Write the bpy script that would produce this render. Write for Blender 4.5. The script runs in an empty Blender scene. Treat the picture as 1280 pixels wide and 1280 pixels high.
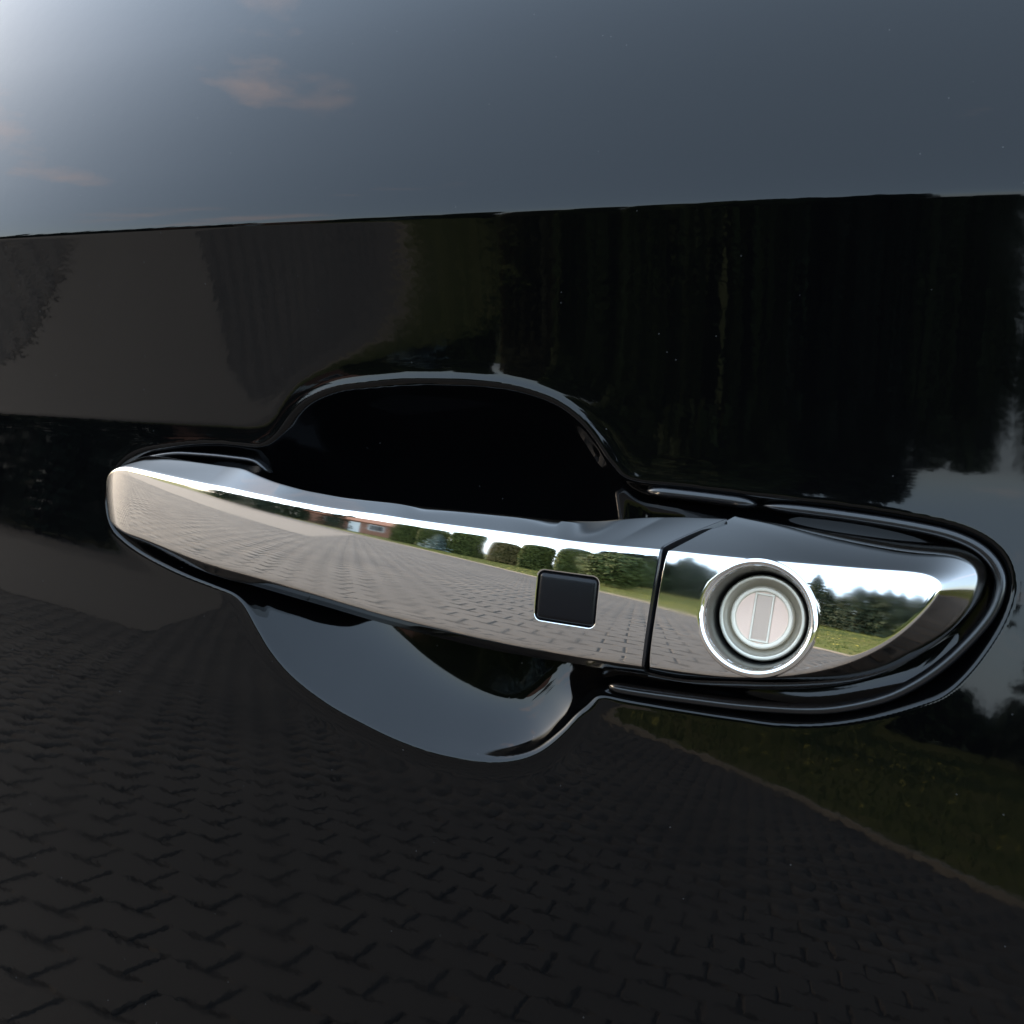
import bpy, bmesh, math, random
import numpy as np
from mathutils import Matrix, Vector

# ------------------------------------------------------------------ camera, world, sun, exposure
SC = bpy.context.scene
COL = SC.collection
R = math.radians
SC.view_settings.view_transform = 'Standard'
SC.view_settings.look = 'None'
SC.view_settings.exposure = 2.1
SC.view_settings.gamma = 1.0
SC.view_settings.use_curve_mapping = False

cam_d = bpy.data.cameras.new('camera')
cam = bpy.data.objects.new('camera', cam_d)
COL.objects.link(cam)
cam_d.sensor_width = 36.0
cam_d.lens = 18.0 / math.tan(R(26.5))
cam_d.clip_start = 0.01
cam_d.clip_end = 2000.0
CR, CU, CF = Vector((0.90533392, 0.39496233, 0.15612578)), Vector((-0.16823084, -0.00403644, 0.98573936)), Vector((-0.38996011, 0.91868845, -0.06279052))
m = Matrix((CR, CU, -CF)).transposed().to_4x4()
m.translation = Vector((0.10528923, -0.24804588, 0.93695344))
cam.matrix_world = m
SC.camera = cam

SUN_EL, SUN_AZ = 20.0, 271.0          # compass style, measured from +Y clockwise: the low sun stands off the bonnet
world = bpy.data.worlds.new('World')
SC.world = world
world.use_nodes = True
wn, wl = world.node_tree.nodes, world.node_tree.links
wn.clear()
w_out = wn.new('ShaderNodeOutputWorld')
w_bg = wn.new('ShaderNodeBackground')
w_bg.inputs['Strength'].default_value = 0.15
sky = wn.new('ShaderNodeTexSky')
sky.sky_type = 'NISHITA'
sky.sun_disc = False
sky.sun_elevation = R(SUN_EL)
sky.sun_rotation = R(SUN_AZ)
sky.air_density = 1.0
sky.dust_density = 1.3
sky.ozone_density = 1.0
# thin evening cloud over the whole sky, a few warmer tufts
tc = wn.new('ShaderNodeTexCoord')
mp = wn.new('ShaderNodeMapping'); mp.inputs['Scale'].default_value = (1.0, 1.0, 2.2); mp.inputs['Location'].default_value = (0.06, 0.0, 0.02)
nz = wn.new('ShaderNodeTexNoise'); nz.inputs['Scale'].default_value = 2.6; nz.inputs['Detail'].default_value = 7; nz.inputs['Roughness'].default_value = 0.55
rp = wn.new('ShaderNodeValToRGB')
rp.color_ramp.elements[0].position = 0.63; rp.color_ramp.elements[0].color = (0, 0, 0, 1)
rp.color_ramp.elements[1].position = 0.78; rp.color_ramp.elements[1].color = (0.75, 0.75, 0.75, 1)
hsv = wn.new('ShaderNodeHueSaturation'); hsv.inputs['Saturation'].default_value = 0.88
veil = wn.new('ShaderNodeMixRGB'); veil.inputs['Fac'].default_value = 0.17; veil.inputs[2].default_value = (21.0, 27.5, 35.0, 1)
mx = wn.new('ShaderNodeMixRGB'); mx.inputs[2].default_value = (15.0, 11.6, 10.6, 1)
wl.new(tc.outputs['Generated'], mp.inputs['Vector']); wl.new(mp.outputs[0], nz.inputs['Vector'])
wl.new(nz.outputs['Fac'], rp.inputs['Fac'])
wl.new(sky.outputs[0], hsv.inputs['Color']); wl.new(hsv.outputs[0], veil.inputs[1])
wl.new(veil.outputs[0], mx.inputs[1]); wl.new(rp.outputs['Color'], mx.inputs['Fac'])
wl.new(mx.outputs[0], w_bg.inputs['Color']); wl.new(w_bg.outputs[0], w_out.inputs['Surface'])

sun_d = bpy.data.lights.new('sun', 'SUN')
sun_d.energy = 3.2
sun_d.angle = R(6)
sun_d.color = (1.0, 0.80, 0.58)
sun = bpy.data.objects.new('sun', sun_d)
COL.objects.link(sun)
_a, _e = R(SUN_AZ), R(SUN_EL)
sdir = Vector((math.sin(_a) * math.cos(_e), math.cos(_a) * math.cos(_e), math.sin(_e)))
sun.rotation_euler = (-sdir).to_track_quat('-Z', 'Y').to_euler()
sun.location = sdir * 30

# ------------------------------------------------------------------ materials
def mat(name, base=(0.5, 0.5, 0.5), rough=0.5, metal=0.0, spec=0.5, ior=1.5):
    mt = bpy.data.materials.new(name)
    mt.use_nodes = True
    b = mt.node_tree.nodes['Principled BSDF']
    b.inputs['Base Color'].default_value = (*base, 1)
    b.inputs['Roughness'].default_value = rough
    b.inputs['Metallic'].default_value = metal
    b.inputs['Specular IOR Level'].default_value = spec
    b.inputs['IOR'].default_value = ior
    return mt
def nodes(mt): return mt.node_tree.nodes, mt.node_tree.links, mt.node_tree.nodes['Principled BSDF']
def noise_col(mt, scale, stops, detail=6, rough=0.6, coord='Object', vec_scale=(1, 1, 1)):
    n, l, b = nodes(mt)
    t = n.new('ShaderNodeTexCoord'); q = n.new('ShaderNodeMapping'); q.inputs['Scale'].default_value = vec_scale
    z = n.new('ShaderNodeTexNoise'); z.inputs['Scale'].default_value = scale; z.inputs['Detail'].default_value = detail; z.inputs['Roughness'].default_value = rough
    r = n.new('ShaderNodeValToRGB')
    el = r.color_ramp.elements
    while len(el) < len(stops): el.new(0.5)
    for e, (p, cc) in zip(el, stops): e.position = p; e.color = (*cc, 1)
    l.new(t.outputs[coord], q.inputs[0]); l.new(q.outputs[0], z.inputs['Vector']); l.new(z.outputs['Fac'], r.inputs['Fac']); l.new(r.outputs['Color'], b.inputs['Base Color'])
    return z
def bump(mt, scale, strength, dist, detail=3, coord='Object'):
    n, l, b = nodes(mt)
    t = n.new('ShaderNodeTexCoord'); z = n.new('ShaderNodeTexNoise'); z.inputs['Scale'].default_value = scale; z.inputs['Detail'].default_value = detail
    u = n.new('ShaderNodeBump'); u.inputs['Strength'].default_value = strength; u.inputs['Distance'].default_value = dist
    l.new(t.outputs[coord], z.inputs['Vector']); l.new(z.outputs['Fac'], u.inputs['Height']); l.new(u.outputs[0], b.inputs['Normal'])
def vary(mt, cols):   # colour by object
    n, l, b = nodes(mt)
    o = n.new('ShaderNodeObjectInfo'); r = n.new('ShaderNodeValToRGB'); el = r.color_ramp.elements
    while len(el) < len(cols): el.new(0.5)
    for i, (e, cc) in enumerate(zip(el, cols)): e.position = i / (len(cols) - 1); e.color = (*cc, 1)
    l.new(o.outputs['Random'], r.inputs['Fac']); l.new(r.outputs['Color'], b.inputs['Base Color'])

M = {}
M['paint'] = mat('black_car_paint', (0.0006, 0.0006, 0.0007), 0.028, spec=0.185)
bump(M['paint'], 210, 0.013, 0.0006, 2)
M['chrome'] = mat('chrome', (0.455, 0.445, 0.43), 0.03, 1.0)
M['chrome_ring'] = mat('chrome_ring', (0.50, 0.49, 0.475), 0.07, 1.0)
M['recess_metal'] = mat('dull_recess_metal', (0.21, 0.205, 0.195), 0.30, 1.0)
M['satin'] = mat('satin_nickel', (0.46, 0.42, 0.345), 0.40, 0.8)
M['satin_light'] = mat('pale_cast_metal', (0.62, 0.55, 0.44), 0.5, 0.25)
M['lock_disc'] = mat('lock_face_metal', (0.62, 0.44, 0.34), 0.42, 0.25)
M['slot_metal'] = mat('key_shutter_metal', (0.40, 0.30, 0.235), 0.36, 0.5)
for k in ('satin', 'satin_light', 'lock_disc', 'slot_metal'): bump(M[k], 2500, 0.15, 0.0002, 3)
M['gloss_black'] = mat('gloss_black_plastic', (0.004, 0.004, 0.0045), 0.10)
M['gasket'] = mat('black_gasket', (0.004, 0.004, 0.0045), 0.24, spec=0.35)
bump(M['gasket'], 900, 0.05, 0.0003, 2)
M['button'] = mat('black_button_plastic', (0.0025, 0.0025, 0.003), 0.26, spec=0.14)
bump(M['button'], 3000, 0.08, 0.0002, 2)
def specks(mt, scale, keep, size, col):      # sparse dust on the surface
    n, l, b = nodes(mt)
    t = n.new('ShaderNodeTexCoord'); v = n.new('ShaderNodeTexVoronoi'); v.inputs['Scale'].default_value = scale
    a = n.new('ShaderNodeMath'); a.operation = 'LESS_THAN'; a.inputs[1].default_value = size
    s = n.new('ShaderNodeSeparateColor'); c = n.new('ShaderNodeMath'); c.operation = 'LESS_THAN'; c.inputs[1].default_value = keep
    m = n.new('ShaderNodeMath'); m.operation = 'MULTIPLY'; x = n.new('ShaderNodeMixRGB'); x.inputs[1].default_value = b.inputs['Base Color'].default_value[:]; x.inputs[2].default_value = (*col, 1)
    l.new(t.outputs['Object'], v.inputs['Vector']); l.new(v.outputs['Distance'], a.inputs[0]); l.new(v.outputs['Color'], s.inputs[0]); l.new(s.outputs[0], c.inputs[0])
    l.new(a.outputs[0], m.inputs[0]); l.new(c.outputs[0], m.inputs[1]); l.new(m.outputs[0], x.inputs['Fac']); l.new(x.outputs[0], b.inputs['Base Color'])
def smudge(mt, lo, hi, scale):
    n, l, b = nodes(mt)
    t = n.new('ShaderNodeTexCoord'); z = n.new('ShaderNodeTexNoise'); z.inputs['Scale'].default_value = scale; z.inputs['Detail'].default_value = 5
    r = n.new('ShaderNodeMapRange'); r.inputs['From Min'].default_value = 0.42; r.inputs['From Max'].default_value = 0.72; r.inputs['To Min'].default_value = lo; r.inputs['To Max'].default_value = hi
    l.new(t.outputs['Object'], z.inputs['Vector']); l.new(z.outputs['Fac'], r.inputs['Value']); l.new(r.outputs[0], b.inputs['Roughness'])
specks(M['paint'], 420, 0.05, 0.085, (0.016, 0.016, 0.016))
smudge(M['paint'], 0.022, 0.05, 26)
smudge(M['chrome'], 0.02, 0.095, 45)
bump(M['chrome'], 60, 0.010, 0.0008, 2)
M['glass'] = mat('tinted_glass', (0.01, 0.011, 0.012), 0.01)
M['black_void'] = mat('black_seal', (0.004, 0.004, 0.004), 0.6)

M['paver'] = mat('grey_concrete_paver', (0.27, 0.255, 0.24), 0.85)
M['sand'] = mat('joint_sand', (0.036, 0.031, 0.026), 0.95)
M['paver_far'] = mat('grey_paving_far', (0.24, 0.23, 0.215), 0.9)
M['kerb'] = mat('pale_kerb_concrete', (0.46, 0.44, 0.40), 0.85)
noise_col(M['kerb'], 9, [(0.3, (0.15, 0.13, 0.105)), (0.7, (0.21, 0.185, 0.15))])
M['pale_patch'] = mat('pale_ground', (0.5, 0.46, 0.40), 0.9)
noise_col(M['pale_patch'], 1.5, [(0.3, (0.112, 0.088, 0.066)), (0.7, (0.136, 0.108, 0.082))])
M['lawn'] = mat('lawn', (0.08, 0.1, 0.03), 1.0, spec=0.1)
noise_col(M['lawn'], 0.9, [(0.30, (0.062, 0.066, 0.014)), (0.5, (0.098, 0.096, 0.022)), (0.72, (0.14, 0.11, 0.035))], 8)
M['grass'] = mat('grass_blade', (0.10, 0.14, 0.03), 0.8, spec=0.2)
noise_col(M['grass'], 1.2, [(0.3, (0.045, 0.07, 0.014)), (0.7, (0.095, 0.11, 0.028))])
M['flower'] = mat('yellow_petal', (0.55, 0.42, 0.06), 0.7)
M['bark'] = mat('bark', (0.10, 0.075, 0.055), 0.95)
noise_col(M['bark'], 14, [(0.3, (0.05, 0.037, 0.028)), (0.7, (0.17, 0.125, 0.09))], vec_scale=(1, 1, 0.25))
def leafmat(name, a, b_, sc=1.3):
    M[name] = mat(name, a, 0.7, spec=0.25)
    noise_col(M[name], sc, [(0.32, a), (0.68, b_)], 5)
leafmat('thuja', (0.036, 0.050, 0.010), (0.085, 0.10, 0.022), 1.1)
leafmat('thuja_brown', (0.075, 0.068, 0.022), (0.15, 0.115, 0.045), 1.1)
leafmat('spruce_blue', (0.085, 0.12, 0.105), (0.19, 0.24, 0.22), 2.0)
leafmat('conifer', (0.010, 0.018, 0.007), (0.022, 0.033, 0.012), 0.8)
leafmat('bush', (0.026, 0.042, 0.010), (0.06, 0.078, 0.019), 1.2)
M['core'] = mat('inner_twigs', (0.018, 0.024, 0.010), 1.0, spec=0.0)
M['plaster'] = mat('cream_plaster', (0.55, 0.46, 0.34), 0.9); noise_col(M['plaster'], 2, [(0.3, (0.50, 0.41, 0.30)), (0.7, (0.58, 0.49, 0.37))])
M['roof'] = mat('orange_roof_tile', (0.36, 0.14, 0.07), 0.8); noise_col(M['roof'], 5, [(0.3, (0.27, 0.095, 0.05)), (0.7, (0.42, 0.18, 0.09))])
M['brick'] = mat('red_brown_brick', (0.25, 0.11, 0.065), 0.9); noise_col(M['brick'], 6, [(0.3, (0.19, 0.08, 0.05)), (0.7, (0.32, 0.15, 0.09))])
M['frame_white'] = mat('white_frame', (0.7, 0.7, 0.68), 0.5)
M['pane'] = mat('window_pane', (0.02, 0.025, 0.03), 0.03)

def paver_look(mt, cell):      # grain, stains and tone that shifts from stone to stone
    n, l, b = nodes(mt)
    t = n.new('ShaderNodeTexCoord'); g = n.new('ShaderNodeNewGeometry')
    z1 = n.new('ShaderNodeTexNoise'); z1.inputs['Scale'].default_value = 0.55; z1.inputs['Detail'].default_value = 5
    z2 = n.new('ShaderNodeTexNoise'); z2.inputs['Scale'].default_value = 90; z2.inputs['Detail'].default_value = 4
    r1 = n.new('ShaderNodeValToRGB'); e = r1.color_ramp.elements
    e[0].position = 0.3; e[0].color = (0.060, 0.047, 0.036, 1); e[1].position = 0.72; e[1].color = (0.086, 0.068, 0.052, 1)
    mr = n.new('ShaderNodeMapRange'); mr.inputs['To Min'].default_value = 0.80; mr.inputs['To Max'].default_value = 1.16
    mr2 = n.new('ShaderNodeMapRange'); mr2.inputs['From Min'].default_value = 0.3; mr2.inputs['From Max'].default_value = 0.7; mr2.inputs['To Min'].default_value = 0.8; mr2.inputs['To Max'].default_value = 1.12
    m1 = n.new('ShaderNodeMixRGB'); m1.blend_type = 'MULTIPLY'; m1.inputs['Fac'].default_value = 1
    m2 = n.new('ShaderNodeMixRGB'); m2.blend_type = 'MULTIPLY'; m2.inputs['Fac'].default_value = 1
    l.new(g.outputs['Position'], z1.inputs['Vector']); l.new(g.outputs['Position'], z2.inputs['Vector'])
    l.new(z1.outputs['Fac'], r1.inputs['Fac'])
    if cell: l.new(g.outputs['Random Per Island'], mr.inputs['Value'])
    else: mr.inputs['Value'].default_value = 0.5
    l.new(z2.outputs['Fac'], mr2.inputs['Value'])
    l.new(r1.outputs['Color'], m1.inputs[1]); l.new(mr.outputs[0], m1.inputs[2])
    l.new(m1.outputs[0], m2.inputs[1]); l.new(mr2.outputs[0], m2.inputs[2]); l.new(m2.outputs[0], b.inputs['Base Color'])
paver_look(M['paver'], True); paver_look(M['paver_far'], False)

# ------------------------------------------------------------------ helpers
def mesh_obj(name, verts, faces, material, parent=None, smooth=False):
    me = bpy.data.meshes.new(name)
    if isinstance(faces, np.ndarray):
        nv, nf, k = len(verts), len(faces), faces.shape[1]
        me.vertices.add(nv); me.vertices.foreach_set('co', np.asarray(verts, dtype=np.float32).ravel())
        me.loops.add(nf * k); me.loops.foreach_set('vertex_index', faces.astype(np.int32).ravel())
        me.polygons.add(nf); me.polygons.foreach_set('loop_start', np.arange(0, nf * k, k, dtype=np.int32))
        me.update(calc_edges=True); me.validate()
    else:
        me.from_pydata([tuple(map(float, v)) for v in verts], [], faces); me.update()
    if smooth: me.polygons.foreach_set('use_smooth', np.ones(len(me.polygons), dtype=bool))
    if material: me.materials.append(material)
    o = bpy.data.objects.new(name, me); COL.objects.link(o)
    if parent: o.parent = parent
    return o
def empty(name, loc=(0, 0, 0), rz=0.0):
    o = bpy.data.objects.new(name, None); COL.objects.link(o)
    o.location = loc; o.rotation_euler = (0, 0, rz); o.empty_display_size = 0.1
    return o
def tag(o, label=None, cat=None, group=None, kind=None):
    if label: o['label'] = label
    if cat: o['category'] = cat
    if group: o['group'] = group
    if kind: o['kind'] = kind
    return o
def grid_faces(nu, nv, close_v=False):
    i = np.arange(nu - 1)[:, None]; j = np.arange(nv if close_v else nv - 1)[None, :]
    j2 = (j + 1) % nv
    return np.stack([i * nv + j, i * nv + j2, (i + 1) * nv + j2, (i + 1) * nv + j], -1).reshape(-1, 4)
def bspline(ctrl, per, closed=False):          # cubic B-spline; ctrl (..., n, d)
    c = np.asarray(ctrl, float)
    if closed: c = np.concatenate([c[..., -1:, :], c, c[..., :2, :]], -2)
    else:
        c = np.concatenate([2 * c[..., :1, :] - c[..., 1:2, :], c, 2 * c[..., -1:, :] - c[..., -2:-1, :]], -2)
    t = (np.arange(per) / per)[:, None]
    B = [(1 - t) ** 3 / 6, (3 * t ** 3 - 6 * t ** 2 + 4) / 6, (-3 * t ** 3 + 3 * t ** 2 + 3 * t + 1) / 6, t ** 3 / 6]
    out = []
    for k in range(c.shape[-2] - 3):
        out.append(sum(B[q] * c[..., k + q:k + q + 1, :] for q in range(4)))
    if not closed: out.append((c[..., -3:-2, :] * 4 + c[..., -4:-3, :] + c[..., -2:-1, :]) / 6)
    return np.concatenate(out, -2)
def catmull(pts, per, closed=True):
    p = np.asarray(pts, float)
    if closed: q = np.vstack([p[-1:], p, p[:2]])
    else: q = np.vstack([2 * p[:1] - p[1:2], p, 2 * p[-1:] - p[-2:-1]])
    out = []
    t = (np.arange(per) / per)[:, None]
    for k in range(len(q) - 3):
        a, b, c, d = q[k], q[k + 1], q[k + 2], q[k + 3]
        out.append(0.5 * (2 * b + (c - a) * t + (2 * a - 5 * b + 4 * c - d) * t ** 2 + (3 * b - a - 3 * c + d) * t ** 3))
    if not closed: out.append(p[-1:])
    return np.vstack(out)
def smooth_curve(pts, lo, hi, sig=2.5):        # w(s) from traced points, gently smoothed, in 0.25 mm steps
    p = np.array(sorted(pts)); g = np.arange(lo - 12, hi + 12, 0.25)
    y = np.interp(g, p[:, 0], p[:, 1])
    L = int(sig * 3 / 0.25); k = np.exp(-0.5 * (np.arange(-L, L + 1) * 0.25 / sig) ** 2); k /= k.sum()
    sl0 = (p[1, 1] - p[0, 1]) / (p[1, 0] - p[0, 0]); sl1 = (p[-1, 1] - p[-2, 1]) / (p[-1, 0] - p[-2, 0])
    y = np.where(g < p[0, 0], p[0, 1] + np.clip(sl0, -.1, .1) * (g - p[0, 0]), np.where(g > p[-1, 0], p[-1, 1] + np.clip(sl1, -.05, .05) * (g - p[-1, 0]), y))
    y = np.convolve(np.pad(y, L, mode='edge'), k, mode='valid')
    return lambda s: np.interp(s, g, y)
def sdf(P, X, Z):                              # signed distance to a closed polygon, negative inside
    P = np.asarray(P); d = np.full(X.shape, 1e9); inside = np.zeros(X.shape, bool)
    for a, b in zip(P, np.roll(P, -1, 0)):
        e = b - a; L = e @ e
        if L < 1e-12: continue
        t = np.clip(((X - a[0]) * e[0] + (Z - a[1]) * e[1]) / L, 0, 1)
        d = np.minimum(d, (X - a[0] - t * e[0]) ** 2 + (Z - a[1] - t * e[1]) ** 2)
        if a[1] != b[1]:
            c = ((a[1] > Z) != (b[1] > Z)) & (X < (b[0] - a[0]) * (Z - a[1]) / (b[1] - a[1]) + a[0])
            inside ^= c
    d = np.sqrt(d)
    return np.where(inside, -d, d)
def gblur(A, s):
    L = max(1, int(s * 3)); k = np.exp(-0.5 * (np.arange(-L, L + 1) / s) ** 2); k /= k.sum()
    A = np.apply_along_axis(lambda v: np.convolve(np.pad(v, L, mode='edge'), k, mode='valid'), 0, A)
    return np.apply_along_axis(lambda v: np.convolve(np.pad(v, L, mode='edge'), k, mode='valid'), 1, A)
def sstep(a, b, x):
    t = np.clip((x - a) / (b - a), 0, 1); return t * t * (3 - 2 * t)

# ------------------------------------------------------------------ setting: ground, paving, kerb, lawn
TR = {
    'rim': [[-138.66, -8.43], [-138.62, -1.31], [-135.08, 4.52], [-128.02, 8.5], [-116.7, 10.67], [-107.06, 11.97], [-96.94, 12.55], [-86.05, 12.22], [-81.04, 13.22], [-75.97, 17.07], [-71.51, 22.73], [-66.07, 26.97], [-57.34, 30.35], [-47.76, 31.85], [-36.36, 33.16], [-24.68, 33.56], [-13.31, 33.51], [-2.41, 32.59], [8.6, 29.81], [16.19, 25.51], [21.32, 20.56], [25.3, 15.63], [28.91, 11.77], [33.7, 10.07], [45.56, 9.73], [63.18, 8.9], [82.55, 8.15], [96.24, 7.05], [106.23, 5.73], [112.77, 3.46], [117.04, -0.02], [119.0, -4.91], [118.87, -9.47], [116.99, -15.81], [112.71, -24.25], [107.88, -30.57], [102.89, -33.8], [93.17, -38.34], [83.01, -41.59], [73.27, -43.15], [64.03, -43.5], [51.56, -43.56], [39.58, -43.46], [32.36, -43.18], [29.28, -43.64], [26.98, -45.59], [24.64, -49.15], [21.14, -53.91], [15.74, -59.44], [9.35, -62.98], [1.73, -64.92], [-7.18, -65.44], [-16.43, -65.14], [-27.1, -63.54], [-37.2, -61.08], [-48.78, -57.62], [-61.05, -52.06], [-69.64, -45.97], [-76.31, -39.0], [-80.47, -34.15], [-84.99, -30.92], [-91.93, -29.33], [-102.66, -27.37], [-112.51, -25.0], [-122.75, -21.83], [-130.35, -18.57], [-135.52, -15.01]],
    'bowl': [[-80.61, 12.3], [-75.97, 17.07], [-71.51, 22.73], [-66.07, 26.97], [-57.34, 30.35], [-47.76, 31.85], [-36.36, 33.16], [-24.68, 33.56], [-13.31, 33.51], [-2.41, 32.59], [8.6, 29.81], [16.19, 25.51], [21.32, 20.56], [25.3, 15.63], [28.91, 11.77], [32.85, 2.72], [34.78, -9.19], [34.27, -23.24], [31.72, -37.52], [28.39, -44.97], [24.64, -49.15], [21.14, -53.91], [15.74, -59.44], [9.35, -62.98], [1.73, -64.92], [-7.18, -65.44], [-16.43, -65.14], [-27.1, -63.54], [-37.2, -61.08], [-48.78, -57.62], [-61.05, -52.06], [-69.64, -45.97], [-76.31, -39.0], [-81.29, -32.61], [-87.08, -21.46], [-89.9, -7.44], [-86.9, 4.74]],
    'crease': [[-192.74, 75.26], [-88.94, 76.22], [-6.87, 77.2], [59.65, 78.19], [114.7, 78.83]],
    'w_to': [[-126.08, 7.7], [-118.76, 7.68], [-104.73, 6.7], [-93.02, 5.98], [-82.15, 5.41], [-77.33, 3.93], [-68.63, 1.98], [-57.53, 0.36], [-44.66, -0.55], [-26.45, -0.94], [-21.16, -1.36], [-6.75, -1.41], [6.74, -1.46], [16.61, -1.77], [24.21, -1.08], [27.56, -0.07], [30.68, 1.32], [36.61, 2.38], [47.48, 2.99], [58.22, 3.61]],
    'w_te': [[-121.83, 2.45], [-101.06, 0.23], [-85.31, -1.26], [-66.3, -3.04], [-44.67, -4.78], [-32.44, -5.11], [-10.14, -6.14], [10.08, -6.7], [29.09, -7.18], [45.41, -7.04]],
    'w_be': [[-118.08, -18.05], [-105.2, -20.36], [-93.9, -22.42], [-82.61, -23.88], [-65.39, -25.51], [-46.88, -27.63], [-26.9, -30.34], [-8.48, -31.93], [8.7, -33.27], [20.99, -33.76], [32.56, -34.09], [43.87, -34.03]],
    'w_bo': [[-124.11, -20.25], [-111.86, -22.92], [-100.05, -25.22], [-88.29, -27.14], [-74.03, -27.98], [-59.93, -29.6], [-47.01, -30.98], [-30.5, -33.07], [-11.49, -34.83], [2.0, -35.9], [18.85, -36.2], [30.75, -36.3], [42.39, -36.4]],
    'nose': [[-143.27, -7.16]],
    'seam': [[46.03, -6.05], [45.23, -20.16], [43.87, -34.03], [57.82, 3.77]],
    'button': [[15.92, -14.44], [30.91, -14.92], [31.62, -26.47], [16.81, -26.22]],
    'lock_in': [[46.87, -6.89], [59.36, -7.06], [71.74, -6.81], [82.71, -6.5], [91.29, -6.25], [97.44, -5.91], [101.47, -5.98], [103.95, -6.91], [104.86, -8.36], [104.27, -10.84], [100.45, -16.63], [94.69, -22.89], [86.74, -27.95], [77.26, -31.37], [67.91, -33.22], [60.35, -33.93], [51.85, -34.02], [44.8, -33.9]],
    'lock_out': [[58.56, 3.66], [67.21, 2.92], [77.26, 2.17], [87.9, 1.71], [96.69, 1.49], [104.09, 1.71], [109.11, 1.33], [113.03, -0.42], [114.72, -3.48], [114.34, -7.3], [111.54, -13.5], [104.86, -21.77], [94.25, -29.96], [81.24, -34.33], [67.72, -36.28], [57.69, -36.98], [49.22, -37.25], [42.27, -36.9]],
    'lock_c': [[67.77, -19.61]],
    'gasket_r': [[63.89, 7.11], [82.81, 6.2], [96.42, 5.15], [106.38, 3.69], [112.93, 0.92], [116.61, -3.46], [117.0, -8.49], [114.51, -15.07], [107.69, -24.39], [100.2, -31.29], [92.64, -35.65], [81.47, -39.19], [65.99, -40.86], [51.55, -41.37], [37.61, -41.54], [30.37, -41.23]],
    'gasket_t': [[34.77, 8.41], [44.36, 8.13], [54.26, 7.71], [62.74, 7.21]],
    'gasket_l': [[-134.45, -13.56], [-137.5, -7.47], [-136.44, -0.52], [-130.3, 5.22], [-117.21, 8.56], [-104.68, 9.07], [-92.69, 8.84], [-84.43, 8.15], [-79.98, 5.34]],
}
TILT, RISE = 5.5, 5.0
POCKET_D = 5.2
EDGE_R = 1.6
PALE_PATCH = [(-6.2, -6.6), (-34, -6.0), (-34, -17), (-13.2, -17)]
KEY_ANG = -3.0
TILT_W = [(-700, -14), (-300, -7), (-130, -1.6), (0, 0), (8, -1.2), (17, -6.2), (35, -8.8), (76.81, -13.5), (77.61, -4.5), (80.41, -1.0), (85.41, 3.5), (95.41, 8.0), (117.41, 12.5), (145, 17), (270, 26), (420, 28)]


KERB = catmull([(9.5, 1.5), (6.5, -1.0), (4.0, -2.9), (2.2, -4.3), (1.0, -5.5), (0.35, -6.5), (-0.35, -7.8), (-1.4, -9.2), (-2.9, -10.7), (-4.9, -12.6), (-7.8, -15.2), (-12, -18.2), (-18.0, -21.8), (-28.0, -25.0)], 6, closed=False)
def ground_sheet(name, pts, z, material, kind='structure'):
    bm = bmesh.new(); vs = [bm.verts.new((p[0], p[1], z)) for p in pts]
    f = bm.faces.new(vs)
    if f.normal.z < 0: bmesh.ops.reverse_faces(bm, faces=[f])
    bm.normal_update()
    for f in bm.faces:
        if f.normal.z < 0: f.normal_flip()
    bmesh.ops.triangulate(bm, faces=bm.faces[:])
    me = bpy.data.meshes.new(name); bm.to_mesh(me); bm.free(); me.materials.append(material)
    o = bpy.data.objects.new(name, me); COL.objects.link(o)
    return tag(o, kind=kind)
tag(mesh_obj('terrain', [(-600, -600, -0.05), (600, -600, -0.05), (600, 600, -0.05), (-600, 600, -0.05)], [(0, 1, 2, 3)], M['lawn']), kind='structure')
kp = [tuple(p) for p in KERB]
driveway = ground_sheet('driveway', kp + [(-34, -25.2), (-34, 9), (9.5, 9)], -0.007, M['sand'])
lawn = ground_sheet('lawn', [(p[0], p[1]) for p in kp] + [(-34, -25.2), (-60, -34), (-60, -70), (60, -70), (60, 1.5)], 0.02, M['lawn'])

def inside_drive(x, y):
    P = np.array(kp + [(-34, -25.2), (-34, 9), (9.5, 9)])
    return sdf(P, np.asarray(x, float), np.asarray(y, float))

# one interlocking stone: wavy long sides, straight short sides
PW, PD, GAP = 0.205, 0.170, 0.009
PHI = R(-7)
def paver_outline():
    a, b, k = PW / 2 - GAP / 2, PD / 2 - GAP / 2, 0.008
    top = [(-a, b - k), (-a * 0.55, b - k), (-a * 0.25, b + k), (a * 0.25, b + k), (a * 0.55, b - k), (a, b - k)]
    bot = [(a, -b - k), (a * 0.55, -b - k), (a * 0.25, -b + k), (-a * 0.25, -b + k), (-a * 0.55, -b - k), (-a, -b - k)]
    return np.array(top + bot)
PO = paver_outline(); NPO = len(PO)
def paver_mesh():
    inn = PO * np.array([0.955, 0.94])
    v = np.vstack([np.c_[inn, np.zeros(NPO)], np.c_[PO, np.full(NPO, -0.005)], np.c_[PO, np.full(NPO, -0.03)]])
    f = [[*range(NPO)][::-1]]
    for ring in (0, 1):
        for i in range(NPO):
            j = (i + 1) % NPO
            f.append([ring * NPO + i, ring * NPO + j, (ring + 1) * NPO + j, (ring + 1) * NPO + i])
    return v, f
pv, pf = paver_mesh()
rng = np.random.default_rng(4)
cells = []
for r in range(-150, 40):
    for q in range(-150, 70):
        u = (q + 0.5 * (r % 2)) * PW; v_ = r * PD
        cells.append((u * math.cos(PHI) - v_ * math.sin(PHI), u * math.sin(PHI) + v_ * math.cos(PHI)))
cells = np.array(cells)
cells = cells[(cells[:, 0] > -14) & (cells[:, 0] < 6) & (cells[:, 1] > -15) & (cells[:, 1] < 1.2)]
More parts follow.
